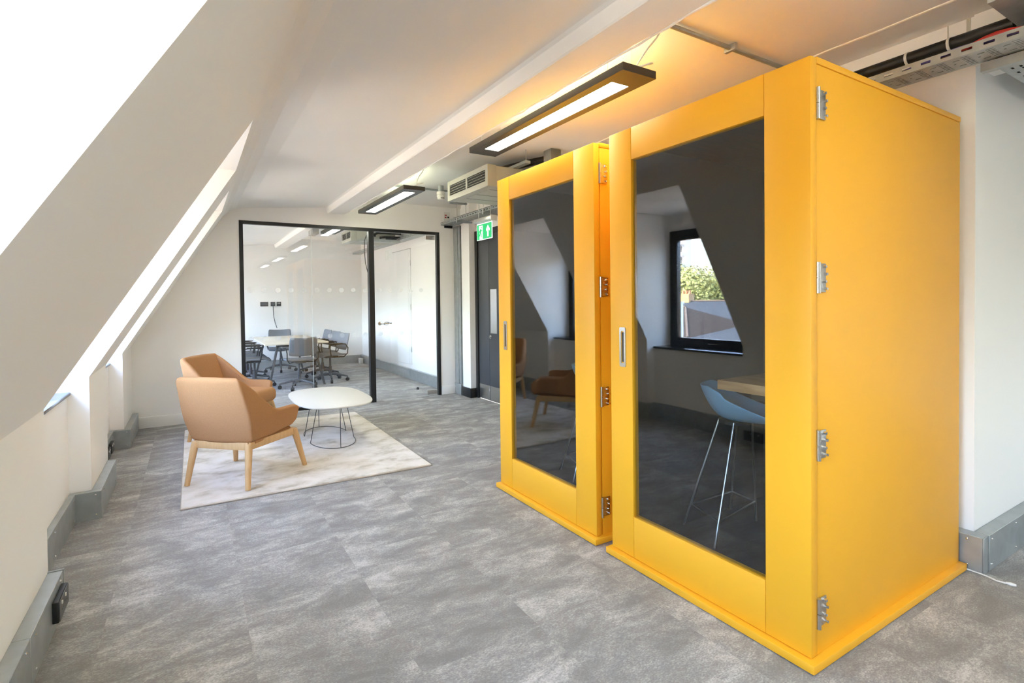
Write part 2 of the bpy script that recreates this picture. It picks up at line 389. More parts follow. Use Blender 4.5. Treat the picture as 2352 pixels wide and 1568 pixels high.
# ------------------------------------------------------------------ steel skirting trunking
screw_me = MB().lathe([(.0055, 0), (.0055, .002), (.003, .0045)], n=8).mesh('screw', CHROME, smooth=True)
def screw(parent, loc, axis):
    o = bpy.data.objects.new('screw', screw_me); COL.objects.link(o); o.parent = parent; o.location = loc
    o.rotation_euler = {'x': (0, PI / 2, 0), '-y': (PI / 2, 0, 0), 'z': (0, 0, 0), '-x': (0, -PI / 2, 0)}[axis]
bl = struct(thing('baseboard_left', None, None), 'galvanised steel skirting trunking stepping in and out of the dormer recesses', 'skirting')
TH = .182
def trunk(parent, b, face, scr=True):
    o = box('trunking_length', STEEL, parent, b, .0015, 1)
    if scr:
        if face == 'x':
            n = max(2, int((b[3] - b[2]) / .32))
            for k in range(n):
                yy = b[2] + .06 + (b[3] - b[2] - .12) * k / (n - 1)
                screw(o, (b[1], yy, .03), 'x'); screw(o, (b[1], yy, TH - .022), 'x')
        elif face == '-y':
            n = max(2, int((b[1] - b[0]) / .32))
            for k in range(n):
                xx = b[0] + .03 + (b[1] - b[0] - .06) * k / (n - 1)
                screw(o, (xx, b[2], .03), '-y'); screw(o, (xx, b[2], TH - .022), '-y')
        elif face == '-x':
            n = max(2, int((b[3] - b[2]) / .32))
            for k in range(n):
                yy = b[2] + .06 + (b[3] - b[2] - .12) * k / (n - 1)
                screw(o, (b[0], yy, .03), '-x'); screw(o, (b[0], yy, TH - .022), '-x')
    return o
ends = [1.067] + [v for d in dorm[2:4] for v in d] + [PY - .002]
trunk(bl, (KX, -.53, 1.067, 2.50, 0, TH), 'x'); trunk(bl, (KX, -.53, 2.503, 3.065, 0, TH), 'x')
box('end_cap', STEEL, bl, (KX - .05, -.527, 3.066, 3.078, 0, TH + .004), .001, 1)
for a, b, e in ((3.08, 4.30, 5.05), (5.09, 6.24, PY - .018)):
    trunk(bl, (RX, -.665, a, b - .05, 0, TH), 'x')
    trunk(bl, (RX + .0, -.529, b - .048, b - .001, 0, TH), '-y')
    trunk(bl, (KX, -.53, b, e - .001, 0, TH), 'x')
trunk(bl, (RX, -.665, -.13, 1.067, 0, TH), 'x', False)
br_ = struct(thing('baseboard_right', None, None), 'galvanised steel skirting trunking round the white wall corner behind the near booth', 'skirting')
trunk(br_, (3.378, 3.449, .976, 1.55, 0, TH), '-x')
trunk(br_, (3.378, 3.43, .970, .9755, 0, TH), '-y', False)
trunk(br_, (3.4505, 6.99, .970, 1.029, 0, TH), '-y')
bm_ = struct(thing('baseboard_meeting', None, None), 'grey steel skirting trunking along the meeting room walls', 'skirting')
trunk(bm_, (3.395, 3.45, 7.22, 8.9, 0, TH), '-x', False); trunk(bm_, (3.395, 3.45, 8.905, Y1, 0, TH), '-x', False)
trunk(bm_, (-.5, 3.39, Y1 - .055, Y1 - .001, 0, TH), '-y', False)
# sockets
def socket(label, loc, rz, w_=.15):
    t = thing('power_socket', label, 'socket', loc, rz, 'power sockets on the skirting')
    box('back_box', BLKM, t, (-w_ / 2, w_ / 2, 0, .022, -.045, .045), .003)
    fp = box('faceplate', simple('socket_face', (92, 92, 92), .3, .7) if 'socket_face' not in bpy.data.materials else bpy.data.materials['socket_face'], t, (-w_ / 2 + .004, w_ / 2 - .004, .022, .026, -.041, .041), .001, 1)
    for sx in ((-.035, .035) if w_ > .1 else (0,)):
        for dx, dz, ww, hh in ((0, .012, .004, .009), (-.011, -.008, .008, .004), (.011, -.008, .008, .004)):
            box('pin_hole', BLKM, fp, (sx + dx - ww / 2, sx + dx + ww / 2, .026, .0265, dz - hh / 2, dz + hh / 2))
        box('switch', CABLEW, fp, (sx + .018, sx + .028, .026, .031, .02, .034), .001, 1)
    return t
socket('black double power socket on the nearest steel trunking at lower left', (-.53, 2.93, .095), -PI / 2, .19)
for k, yy in enumerate((5.45, 5.68, 5.91)):
    socket(('first', 'middle', 'last')[k] + ' of three black power sockets on trunking in the far window recess', (-.665, yy, .092), -PI / 2, .16)

# ------------------------------------------------------------------ glass screen and door
gs = thing('glass_screen', 'black framed glass screen with dot manifestations in front of the meeting room', 'partition', (0, PY, 0))
FT = .05
box('jamb', BLACK, gs, (.53, .575, -.01, FT, 0, 2.43), .002, 1); box('head_rail', BLACK, gs, (.575, 3.17, -.01, FT, 2.388, 2.43), .002, 1)
box('mullion', BLACK, gs, (2.143, 2.217, -.015, FT + .02, 0, 2.388), .002, 1); box('jamb', BLACK, gs, (3.17, 3.215, -.01, FT, 0, 2.43), .002, 1)
box('bottom_channel', BLACK, gs, (.575, 2.143, -.005, FT, 0, .04), .002, 1)
box('glass_pane', GLASS, gs, (.575, 1.381, .015, .025, .04, 2.388)); box('glass_pane', GLASS, gs, (1.385, 2.143, .015, .025, .04, 2.388))
box('glass_joint', simple('joint_silicone', (214, 222, 218), .2), gs, (1.381, 1.385, .014, .026, .04, 2.388))
dot_me = MB().cyl((0, 0, 0), (0, -.0008, 0), .031, n=24).mesh('frosted_dot', FILM)
def dot(parent, x, z, y=.0148):
    o = bpy.data.objects.new('frosted_dot', dot_me); COL.objects.link(o); o.parent = parent; o.location = (x, y, z)
for k in range(10):
    dot(gs, .645 + .16 * k, 1.57); dot(gs, .645 + .16 * k, .955)
gd = struct(thing('door_1', None, None, (0, PY, 0)), 'frameless glass door right of the mullion with lever handle', 'door')
gp = box('glass_pane', GLASS, gd, (2.222, 3.166, .015, .025, .008, 2.384))
for k in range(5):
    dot(gd, 2.30 + .155 * k, 1.57); dot(gd, 2.30 + .155 * k, .955)
box('patch_fitting', STEELB, gd, (3.0, 3.15, .008, .032, .02, .085), .003); box('patch_fitting', STEELB, gd, (3.0, 3.15, .008, .032, 2.315, 2.375), .003)
hd = MB().cyl((2.29, .014, 1.10), (2.29, .004, 1.10), .026, n=20).build('lever_rose', STEELB, gd, smooth=True)
MB().tube([(2.29, .0, 1.10), (2.29, -.05, 1.10), (2.31, -.06, 1.10), (2.44, -.06, 1.10)], .011, 10).build('lever', CHROME, hd, smooth=True)
MB().tube([(2.36 + .045 * math.cos(a), -.075, 1.10 + .02 * math.sin(a)) for a in [k * PI / 8 for k in range(16)]], .004, 6, True).build('ring_tag', CHROME, hd, smooth=True)

# ------------------------------------------------------------------ phone booths
PXF, PXB = 1.948, 3.365
def make_booth():
    r = thing('phone_booth', 'x', 'booth', (PXF, 1.031, 0), 0, 'yellow phone booths against the wall')
    Wd = 1.110; bx0, bx1 = .080, PXB - PXF - .01; y0, y1 = .030, 1.090
    box('plinth', YEL, r, (0, PXB - PXF, 0, Wd, .004, .037), .003)
    box('side_panel', YEL, r, (bx0, bx1, y0, y0 + .03, .037, 2.268), .003)
    box('side_panel', YEL, r, (bx0, bx1, y1 - .03, y1, .037, 2.268), .003)
    box('back_panel', YEL, r, (bx1 - .03, bx1 - .001, y0 + .031, y1 - .031, .037, 2.268), .002)
    box('top_panel', YEL, r, (bx0 - .002, bx1 + .004, y0 - .002, y1 + .002, 2.270, 2.296), .003)
    ln = MB(); a, b, cc, d, e, f = bx0 + .002, bx1 - .032, y0 + .032, y1 - .032, .05, 2.262
    ln.poly([(a, cc, e), (b, cc, e), (b, cc, f), (a, cc, f)]); ln.poly([(a, d, e), (b, d, e), (b, d, f), (a, d, f)]); ln.poly([(b, cc, e), (b, d, e), (b, d, f), (b, cc, f)])
    ln.build('felt_lining', INTER, r)
    box('floor_panel', INFLOOR, r, (a, b, cc, d, .038, .05)); box('ceiling_panel', INWOOD, r, (a, b, cc, d, 2.245, 2.262))
    # door: frame of stiles and rails in front of the carcass
    dr = bpy.data.objects.new('door', None); COL.objects.link(dr); dr.parent = r; dr.location = (.03, 0, 0)
    dx = .042; dy0, dy1 = .025, 1.090; g0, g1 = .206, .929; z0, z1 = .041, 2.288
    gz0, gz1 = .257, 2.123
    box('stile', YEL, dr, (0, dx, dy0, g0 - .0005, z0, z1), .003)
    box('stile', YEL, dr, (0, dx, g1 + .0005, dy1, z0, z1), .003)
    box('rail', YEL, dr, (.0004, dx, g0 + .0005, g1 - .0005, gz1, z1), .0022)
    box('rail', YEL, dr, (.0004, dx, g0 + .0005, g1 - .0005, z0, gz0), .0022)
    box('glass_pane', GLASSD, dr, (.014, .022, g0 - .004, g1 + .004, gz0 - .004, gz1 + .004))
    # flush pull: chrome surround with a recess
    hy, hz = .997, 1.145
    hb = MB()
    n = 20
    oy, oz, iy, iz = .022, .105, .010, .085
    def rr(hw, hh, rad, x):
        out = []
        for cy_, cz_, a0 in ((hw - rad, hh - rad, 0), (-hw + rad, hh - rad, PI / 2), (-hw + rad, -hh + rad, PI), (hw - rad, -hh + rad, 1.5 * PI)):
            for k in range(5): out.append((x, hy + cy_ + rad * math.cos(a0 + k * PI / 8), hz + cz_ + rad * math.sin(a0 + k * PI / 8)))
        return out
    A = rr(oy, oz, .008, -.004); B = rr(iy, iz, .006, -.004); Cc = rr(iy, iz, .006, .012); D = rr(oy, oz, .008, .0005)
    m_ = len(A)
    hb.add(A + B + Cc + D, [(i, (i + 1) % m_, m_ + (i + 1) % m_, m_ + i) for i in range(m_)] + [(m_ + i, m_ + (i + 1) % m_, 2 * m_ + (i + 1) % m_, 2 * m_ + i) for i in range(m_)]
           + [(i, (i + 1) % m_, 3 * m_ + (i + 1) % m_, 3 * m_ + i) for i in range(m_)] + [tuple(range(2 * m_, 3 * m_))])
    h = hb.build('pull_handle', STEELB, dr)
    box('recess', BLKM, h, (-.0038, .010, hy - iy + .001, hy + .002, hz - iz + .006, hz + iz - .006))
    for zc in (2.12, 1.471, .84, .20):
        hg = bpy.data.objects.new('hinge', None); COL.objects.link(hg); hg.parent = r; hg.location = (.075, .025, zc)
        MB().cyl((0, -.002, -.058), (0, -.002, -.001), .009, n=14).cyl((0, -.002, .001), (0, -.002, .058), .009, n=14).build('knuckle', STEELB, hg, smooth=True)
        box('leaf', STEELB, hg, (.006, .058, -.001, .004, -.054, .054), .0015)
        bt = MB()
        for k in range(4):
            q = MB().cyl((.040 if k % 2 else .048, -.001, -.042 + k * .028), (.040 if k % 2 else .048, -.012, -.042 + k * .028), .0062, .0055, n=10)
            q.build('bolt', CHROME, hg, smooth=True)
    return r
b0 = make_booth()
tag(b0, 'nearest yellow phone booth with dark glass door and steel hinges')
b1 = copy_tree(b0); b1.location = (PXF, 2.224, 0)
tag(b1, 'farther yellow phone booth, beside the exit sign and grey door')

def make_stool():
    r = thing('bar_stool', 'x', 'stool', (2.70, 1.85, .05), 0, 'blue stools inside the booths')
    # bucket shell lofted from the front lip to the top of the back, side edges rising to the back (sitter faces -y)
    sec = [(-.245, .708, .714, .17), (-.235, .702, .725, .185), (-.18, .695, .745, .208), (-.10, .690, .770, .216), (0, .690, .815, .216), (.08, .702, .850, .214), (.13, .742, .872, .204), (.165, .800, .888, .186), (.19, .855, .898, .160), (.205, .896, .904, .125)]
    N = 15; vs = []
    for (yy, zc, ze, hw) in sec:
        for k in range(N):
            u = -1 + 2 * k / (N - 1); e = abs(u) ** 2.2
            vs.append((u * hw, yy - (.05 * u * u if yy > .1 else 0), zc + (ze - zc) * e - .05))
    fs = [(i * N + k, i * N + k + 1, (i + 1) * N + k + 1, (i + 1) * N + k) for i in range(len(sec) - 1) for k in range(N - 1)]
    s = MB().add(vs, fs).build('seat_shell', BLUE, r)
    so = s.modifiers.new('solid', 'SOLIDIFY'); so.thickness = .008; subsurf(s, 1); s.rotation_euler = (0, 0, math.radians(35))
    feet = [(-.300, -.064), (-.195, .225), (.21, .026), (.24, .22)]; tops = [(-.08, -.03), (-.06, .08), (.07, -.04), (.08, .06)]
    mids = []
    for f_, t_ in zip(feet, tops):
        MB().tube([(t_[0], t_[1], .645), (f_[0], f_[1], .004)], .006, 8).build('leg', STEELB, r, smooth=True)
        mids.append((f_[0] + (t_[0] - f_[0]) * .2, f_[1] + (t_[1] - f_[1]) * .2, .132))
    MB().cyl((0, .02, .628), (0, .02, .645), .09, n=20).build('seat_plate', BLACK, r)
    MB().tube([mids[0], mids[2], mids[3], mids[1]], .005, 8, True).build('foot_rail', STEELB, r)
    return r
s0 = make_stool(); tag(s0, 'blue shell bar stool on wire legs inside the nearest booth')
s1 = copy_tree(s0); s1.location.y += 1.193; tag(s1, 'blue shell bar stool on wire legs inside the farther booth')
def make_desk():
    r = thing('booth_desk', 'x', 'desk', (2.49, 1.096, .05), 0, 'oak desks inside the booths')
    box('desk_top', OAK, r, (0, .82, 0, .735, .848, .900), .003)
    box('bracket', BLACK, r, (.10, .14, 0.0, .6, .80, .847), .002, 1); box('bracket', BLACK, r, (.62, .66, 0.0, .6, .80, .847), .002, 1)
    return r
d0 = make_desk(); tag(d0, 'thick oak desk top fixed inside the nearest booth')
d1 = copy_tree(d0); d1.location.y += 1.193; tag(d1, 'thick oak desk top fixed inside the farther booth')

# ------------------------------------------------------------------ pendant lamps
def make_lamp():
    r = thing('pendant_lamp', 'x', 'lamp', (1.988, 2.725, 2.54), 0, 'linear pendant lamps under the ceiling')
    hw, hl, hh = .116, .823, .040
    h = MB(); iw, il = .060, .684
    # housing: sides, top, bottom frame around the diffuser
    h.box(-hw, hw, -hl, hl, .012, hh)
    h.box(-hw, -iw, -hl, hl, 0, .012); h.box(iw, hw, -hl, hl, 0, .012); h.box(-iw, iw, -hl, -il, 0, .012); h.box(-iw, iw, il, hl, 0, .012)
    h.build('housing', CHAR, r)
    box('diffuser', LAMPG, r, (-iw + .0005, iw - .0005, -il + .0005, il - .0005, .003, .0118))
    box('uplight_tray', CABLEW, r, (-.085, .085, -.77, .77, hh, hh + .008), .002, 1)
    box('uplight', UPL, r, (-.07, .07, -.70, .70, hh + .008, hh + .0105))
    for sx in (-.085, .085):
        for sy in (-.68, .68):
            MB().cyl((sx, sy, hh), (sx, sy, .27), .0011, n=6).build('suspension_wire', STEELB, r)
    cb = [(0.02, -.78, .052), (.06, -.83, .066), (.10, -.815, .082), (.085, -.76, .088), (.055, -.74, .08), (.045, -.78, .10), (.05, -.83, .14), (.07, -.87, .18), (.08, -.893, .215), (.08, -.895, .24)]
    MB().tube(cb, .0048, 8).build('flex_cable', CABLEW, r, smooth=True)
    MB().lathe([(.050, 0), (.058, .010), (.058, .036)], (.08, -.895, .234), 6).build('ceiling_rose', CABLEW, r)
    return r
lamp0 = make_lamp()
LL = {1: (5.80, 'charcoal linear pendant lamp near the glass screen'), 2: (8.02, 'charcoal linear pendant lamp inside the meeting room behind the glass screen'),
      4: (-.36, 'linear pendant lamp above the camera, out of frame'), 5: (-3.1, 'linear pendant lamp behind the camera, out of frame')}
tag(lamp0, 'charcoal linear pendant lamp with bright panel above the yellow booths')
for k, (yy, lb) in LL.items():
    o = copy_tree(lamp0); o.location.y = yy; tag(o, lb)
for yy, lb in ((-3.0, 'rearmost right pendant lamp, out of frame'),):
    o = copy_tree(lamp0); o.location = (4.9, yy, 2.54); tag(o, lb)

# ------------------------------------------------------------------ armchairs
def make_armchair():
    r = thing('armchair', 'x', 'armchair', (.343, 4.627, .016), 0, 'tan lounge armchairs on the rug')
    lerp = lambda a, b, t: a + (b - a) * t
    def wrear(z): return lerp(.270, .300, (z - .33) / .2) if z < .53 else lerp(.300, .272, (z - .53) / .31)
    def yrear(z): return lerp(-.235, -.385, (z - .33) / .51)
    def warm(z): return lerp(.295, .352, (z - .33) / .21) if z < .54 else lerp(.352, .30, (z - .54) / .3)
    cols = []
    for t, zt, zb in ((0, .505, .425), (.03, .530, .392), (.12, .541, .372), (.32, .541, .358), (.48, .548, .350), (.56, .580, .346), (.68, .665, .342), (.82, .765, .338), (.93, .828, .335), (.985, .836, .332)):
        cols.append(('s', t, zt, zb))
    rear = [('r', u, .838 + .006 * (1 - u * u), .330 - .012 * (1 - u * u)) for u in (-.96, -.8, -.4, 0, .4, .8, .96)]
    rows = 9; vs = []
    full = [(-1,) + c_ for c_ in cols] + [(0,) + c_ for c_ in rear] + [(1,) + c_ for c_ in reversed(cols)]
    for sd, kd, p, zt, zb in full:
        for k in range(rows):
            z = lerp(zb, zt, k / (rows - 1))
            if kd == 's':
                y = lerp(.265, yrear(z), p); x = sd * lerp(warm(z), wrear(z), p ** 1.3)
            else:
                x = p * wrear(z); y = yrear(z) - .022 * (1 - p * p)
            vs.append((x, y, z))
    n = len(full)
    mb = MB().add(vs, [(i * rows + k, (i + 1) * rows + k, (i + 1) * rows + k + 1, i * rows + k + 1) for i in range(n - 1) for k in range(rows - 1)])
    me = bpy.data.meshes.new('shell'); me.from_pydata(mb.v, [], mb.f); me.materials.append(FAB)
    s = bpy.data.objects.new('shell', me); COL.objects.link(s); s.parent = r
    so = s.modifiers.new('solid', 'SOLIDIFY'); so.thickness = .052; so.offset = -1; so.use_even_offset = True
    subsurf(s, 2)
    # back cushion inside and seat cushion
    q = MB().box(-.250, .250, -.165, .372, .335, .485); c_ = q.build('seat_cushion', FAB, r, .058, 5)
    base = MB().box(-.262, .262, -.19, .255, .318, .352).build('seat_base', FAB, r, .01)
    fr = []
    tops = {(-1, -1): (-.235, -.232), (1, -1): (.235, -.232), (-1, 1): (-.285, .262), (1, 1): (.285, .262)}
    feet = {(-1, -1): (-.266, -.292), (1, -1): (.266, -.292), (-1, 1): (-.339, .331), (1, 1): (.339, .331)}
    def rail(a, b, nm='frame_rail'):
        a = Vector((*a, 0)); b = Vector((*b, 0)); d = (b - a).normalized(); nrm = Vector((-d.y, d.x, 0)) * .013
        MB().prism([a - nrm + Vector((0, 0, .280)), b - nrm + Vector((0, 0, .280)), b - nrm + Vector((0, 0, .338)), a - nrm + Vector((0, 0, .338))], nrm * 2).build(nm, ASH, r, .004)
    rail(tops[-1, -1], tops[1, -1]); rail(tops[-1, 1], tops[1, 1]); rail(tops[-1, -1], tops[-1, 1]); rail(tops[1, -1], tops[1, 1])
    for k in tops:
        t_, f_ = tops[k], feet[k]
        MB().tube([(t_[0], t_[1], .33), (t_[0], t_[1], .326), (lerp(t_[0], f_[0], .2), lerp(t_[1], f_[1], .2), .265), (f_[0], f_[1], 0)], [.02, .026, .0265, .019], 16).build('leg', ASH, r, smooth=True)
    return r
a0 = make_armchair(); a0.rotation_euler = (0, 0, .825 - PI / 2)
tag(a0, 'nearer tan armchair seen from behind on the pale rug')
a1 = copy_tree(a0); a1.location = (.356, 6.09, .016); a1.rotation_euler = (0, 0, -.659 - PI / 2)
tag(a1, 'farther tan armchair half hidden behind the nearer one')

# ------------------------------------------------------------------ rug, coffee table
rc = [(-.089, 4.105), (1.745, 4.062), (1.775, 6.56), (-.085, 6.66)]
rug = MB(); NX, NY = 26, 36
us = [0, .0016] + [k / 24 for k in range(1, 24)] + [.9984, 1]; vs_ = [0, .0012] + [k / 34 for k in range(1, 34)] + [.9988, 1]
g = []
rin = [(-.084, 4.110), (1.740, 4.067), (1.770, 6.555), (-.080, 6.655)]
for j, v in enumerate(vs_):
    for i, u in enumerate(us):
        p = [(1 - u) * (1 - v) * rin[0][k] + u * (1 - v) * rin[1][k] + u * v * rin[2][k] + (1 - u) * v * rin[3][k] for k in (0, 1)]
        g.append((p[0], p[1], .007 if i in (0, NX) or j in (0, NY) else .0155))
rug.add(g, [(j * (NX + 1) + i, j * (NX + 1) + i + 1, (j + 1) * (NX + 1) + i + 1, (j + 1) * (NX + 1) + i) for j in range(NY) for i in range(NX)])
rg = thing('rug', 'cream and taupe low pile rug under the armchairs and coffee table', 'rug')
rug.build('pile', RUG, rg, smooth=True)
MB().prism([(p[0], p[1], .001) for p in rc], (0, 0, .0075)).build('backing', RUGE, rg, .001, 1)
ct = thing('coffee_table', 'low white coffee table with rounded top and thin wire base', 'table', (1.22, 5.52, .016))
NN = 64; top = []
for k in range(NN):
    a = 2 * PI * k / NN; cx_, sx_ = math.cos(a), math.sin(a); ee = 2 / 2.9
    x = .372 * math.copysign(abs(cx_) ** ee, cx_); yv = .645 * math.copysign(abs(sx_) ** ee, sx_)
    top.append((x + .012, yv + .03, .394))
MB().prism(top, (0, 0, .012)).build('table_top', TABW, ct, .003)
cxr, cyr = -.015, -.05
for sgn in (-1, 1):
    pth = [(cxr + .213 * math.cos(a), cyr + sgn * (.155 + .333 * math.sin(a)), .004) for a in [PI * k / 20 for k in range(21)]]
    bs = MB().tube(pth, .0034, 8).build('base_ring', WIRE, ct, smooth=True)
    for k, lean in ((0, -.075), (10, 0), (20, .075)):
        p = pth[k]; MB().tube([p, (p[0] + lean, p[1], .392)], .0036, 8).build('rod', WIRE, ct, smooth=True)

# ------------------------------------------------------------------ meeting room furniture
def make_task():
    r = thing('task_chair', 'x', 'office chair', (0, 0, 0), 0, 'grey swivel chairs round the meeting table')
    for k in range(5):
        a = 2 * PI * k / 5 + .3; d = Vector((math.cos(a), math.sin(a), 0))
        MB().tube([(0, 0, .13), d * .12 + Vector((0, 0, .125)), d * .30 + Vector((0, 0, .085))], [.024, .02, .014], 8).build('base_arm', DGREY, r, smooth=True)
        p = d * .30; t = Vector((-d.y, d.x, 0))
        MB().cyl(p - t * .02 + Vector((0, 0, .032)), p + t * .02 + Vector((0, 0, .032)), .032, n=16).cyl(p + Vector((0, 0, .05)), p + Vector((0, 0, .085)), .008, n=8).build('caster', BLKM, r, smooth=True)
    MB().cyl((0, 0, .10), (0, 0, .27), .027).cyl((0, 0, .27), (0, 0, .44), .017).build('gas_column', DGREY, r, smooth=True)
    box('mechanism', DGREY, r, (-.08, .08, -.12, .10, .42, .455), .01)
    # seat: waterfall cushion
    vs = []; N = 9; prof = [(-.22, .478), (-.12, .472), (0, .474), (.12, .476), (.20, .466), (.235, .445)]
    for yy, zz in prof:
        for k in range(N):
            u = -1 + 2 * k / (N - 1); vs.append((u * .235, yy + (.02 * (1 - u * u) if yy > .1 else 0), zz + .012 * u * u))
    s = MB().add(vs, [(i * N + k, i * N + k + 1, (i + 1) * N + k + 1, (i + 1) * N + k) for i in range(len(prof) - 1) for k in range(N - 1)]).build('seat', GREYF, r)
    m = s.modifiers.new('solid', 'SOLIDIFY'); m.thickness = .035; m.offset = 0; subsurf(s, 1)
    vs = []; prof = [(.545, -.225, .205), (.56, -.23, .222), (.68, -.255, .228), (.80, -.285, .222), (.845, -.30, .215)]
    for zz, yy, hw in prof:
        for k in range(N):
            u = -1 + 2 * k / (N - 1); vs.append((u * hw, yy + .045 * u * u - .02, zz + (.018 * u * u if zz > .8 else (.03 * u * u if zz < .56 else 0))))
    s = MB().add(vs, [(i * N + k, i * N + k + 1, (i + 1) * N + k + 1, (i + 1) * N + k) for i in range(len(prof) - 1) for k in range(N - 1)]).build('backrest', GREYF, r)
    m = s.modifiers.new('solid', 'SOLIDIFY'); m.thickness = .022; m.offset = 0; subsurf(s, 1)
    for sx in (-1, 1):
        MB().tube([(sx * .10, -.02, .435), (sx * .20, -.17, .44), (sx * .245, -.215, .50), (sx * .248, -.225, .60), (sx * .25, -.18, .665), (sx * .255, -.10, .672), (sx * .255, .10, .668)], .010, 8).build('arm_frame', BLKM, r, smooth=True)
        MB().tube([(sx * .255, .10, .668), (sx * .252, .105, .60), (sx * .235, .08, .47)], .010, 8).build('arm_support', BLKM, r, smooth=True)
        box('arm_pad', BLKM, r, (sx * .255 - .022, sx * .255 + .022, -.12, .13, .672, .692), .007)
    return r
tc0 = make_task()
spots = [(1.52, 8.98, 0.12, 'grey swivel chair at the near end of the meeting table'), (1.58, 11.45, PI - .1, 'grey swivel chair at the far end of the meeting table'),
         (2.13, 9.47, PI / 2 + .18, 'nearest of three grey swivel chairs on the right of the meeting table'), (2.14, 10.15, PI / 2 + .12, 'middle of three grey swivel chairs on the right of the meeting table'), (2.14, 10.83, PI / 2 + .12, 'farthest of three grey swivel chairs on the right of the meeting table'),
         (.90, 9.48, -PI / 2 - .05, 'nearest of the grey swivel chairs on the left of the meeting table'), (.90, 10.14, -PI / 2, 'middle of the grey swivel chairs on the left of the meeting table'), (.90, 10.80, -PI / 2, 'farthest of the grey swivel chairs on the left of the meeting table')]
for k, (x, y, a, lb) in enumerate(spots):
    o = tc0 if k == 0 else copy_tree(tc0)
    o.location = (x, y, 0); o.rotation_euler = (0, 0, a); tag(o, lb)
mt = thing('meeting_table', 'pale oak meeting table on dark splayed legs behind the glass', 'table', (1.52, 10.15, 0))
box('table_top', wood_mat('table_birch', (192, 180, 158), (202, 192, 172), (12, 1, 12), 3), mt, (-.50, .50, -1.08, 1.08, .715, .742), .004)
for sx in (-1, 1):
    for sy in (-1, 1):
        MB().prism([(sx * .30, sy * .88 - .03, .715), (sx * .30, sy * .88 + .03, .715), (sx * .46, sy * .98 + .02, 0), (sx * .46, sy * .98 - .02, 0)], (-sx * .035, 0, 0)).build('leg', DGREY, mt, .004)
box('under_rail', DGREY, mt, (-.02, .02, -.86, .86, .66, .714), .003); box('cross_rail', DGREY, mt, (-.3, .3, -.90, -.86, .67, .714), .003); box('cross_rail', DGREY, mt, (-.3, .3, .86, .90, .67, .714), .003)
# wall plates and cable on far wall
for x0_, x1_, lb in ((1.278, 1.432, 'wide black data plate on the far wall of the meeting room'), (1.481, 1.572, 'square black plate on the far wall with a hanging cable'), (1.60, 1.69, 'square black socket plate with two white ports on the far wall')):
    t = thing('wall_plate', lb, 'wall plate', (x0_, Y1, 1.342))
    box('plate', BLKM, t, (0, x1_ - x0_, -.012, 0, 0, .092), .003)
    if x0_ > 1.58:
        for q in (.02, .05): box('port', CABLEW, t, (q, q + .02, -.0135, -.012, .055, .07))
    else: box('module', DGREY, t, (.015, x1_ - x0_ - .015, -.014, -.012, .02, .072), .001, 1)
tag(MB().tube([(1.527, Y1 - .016, 1.35), (1.527, Y1 - .03, 1.25), (1.535, Y1 - .035, 1.12), (1.56, Y1 - .035, .98), (1.595, Y1 - .03, .87)], .007, 8).build('hanging_cable', BLKM, smooth=True), 'black cable dangling from the plate on the far meeting room wall', 'cable')
rd = struct(thing('door_3', None, None, (3.45, 8.87, .256)), 'flush white riser door in the right wall of the meeting room', 'door')
box('leaf', WD, rd, (-.010, -.001, .004, .99, 0, 2.108), .002, 1)
for z in (.28, 1.05, 1.85): box('hinge', STEELB, rd, (-.016, -.009, -.006, .010, z - .05, z + .05), .002, 1)
box('shadow_gap', BLKM, rd, (-.004, -.0005, -.004, .998, 2.108, 2.114))
pk = MB().box(3.30, 3.38, Y1 - .30, Y1 - .17, .0, .12).build('power_adapter', CABLEW, None, .008)
tag(pk, 'white power box on the floor in the meeting room corner', 'power box')
tag(MB().lathe([(.02, 0), (.022, .02), (.012, .035)], (3.1, 7.75, 0), 12).build('door_stop', BLKM, smooth=True), 'small dark door stop on the carpet inside the glass door', 'door stop')
box_l = MB().box(1.70, 1.80, 8.62, 8.95, 2.505, 2.588).build('grey_ceiling_box', simple('grey_box', (150, 150, 148), .5), None, .004)  # plain grey box, its use not known
tag(box_l, 'small grey box fixed under the ceiling beam in the meeting room', 'light box')
# ------------------------------------------------------------------ grey double door, pier trunking
dd = struct(thing('door_2', None, None, (3.60, 0, 0)), 'dark grey double door with steel kick plates behind the far booth', 'door')
box('door_frame', BLACK, dd, (-.05, -.001, 6.545, 6.615, 0, 2.40), .004); box('door_frame', BLACK, dd, (-.05, -.001, 5.0, 6.545, 2.33, 2.40), .004); box('door_frame', BLACK, dd, (-.05, -.001, 4.93, 5.0, 0, 2.40), .004)
box('leaf', DOORG, dd, (-.032, -.002, 6.245, 6.540, .008, 2.325), .003); lf = box('leaf', DOORG, dd, (-.032, -.002, 5.01, 6.241, .008, 2.325), .003)
box('kick_plate', STEELB, dd, (-.034, -.032, 6.25, 6.535, .012, .215), .001, 1); box('kick_plate', STEELB, dd, (-.034, -.032, 5.03, 6.236, .012, .215), .001, 1)
box('push_plate', STEELB, dd, (-.034, -.032, 6.03, 6.20, .95, 1.56), .001, 1)
MB().cyl((-.032, 6.19, .90), (-.046, 6.19, .90), .028, n=18).cyl((-.046, 6.19, .90), (-.060, 6.19, .90), .014, n=12).build('lock', CHROME, dd, smooth=True)
vt = thing('vertical_trunking', 'tall galvanised steel trunking at the end of the white partition wall', 'trunking', (3.445, 6.92, 0))
box('cover', STEEL, vt, (0.004, .10, .05, .176, .165, 2.52), .002, 1); box('cover_flange', STEEL, vt, (.012, .10, -.02, .049, .165, 2.52), .002, 1); box('base_box', STEEL, vt, (-.005, .10, -.03, .176, 0, .164), .002, 1)
for z in (.35, .8, 1.3, 1.8, 2.3): screw(vt, (.004, .10, z), '-x')

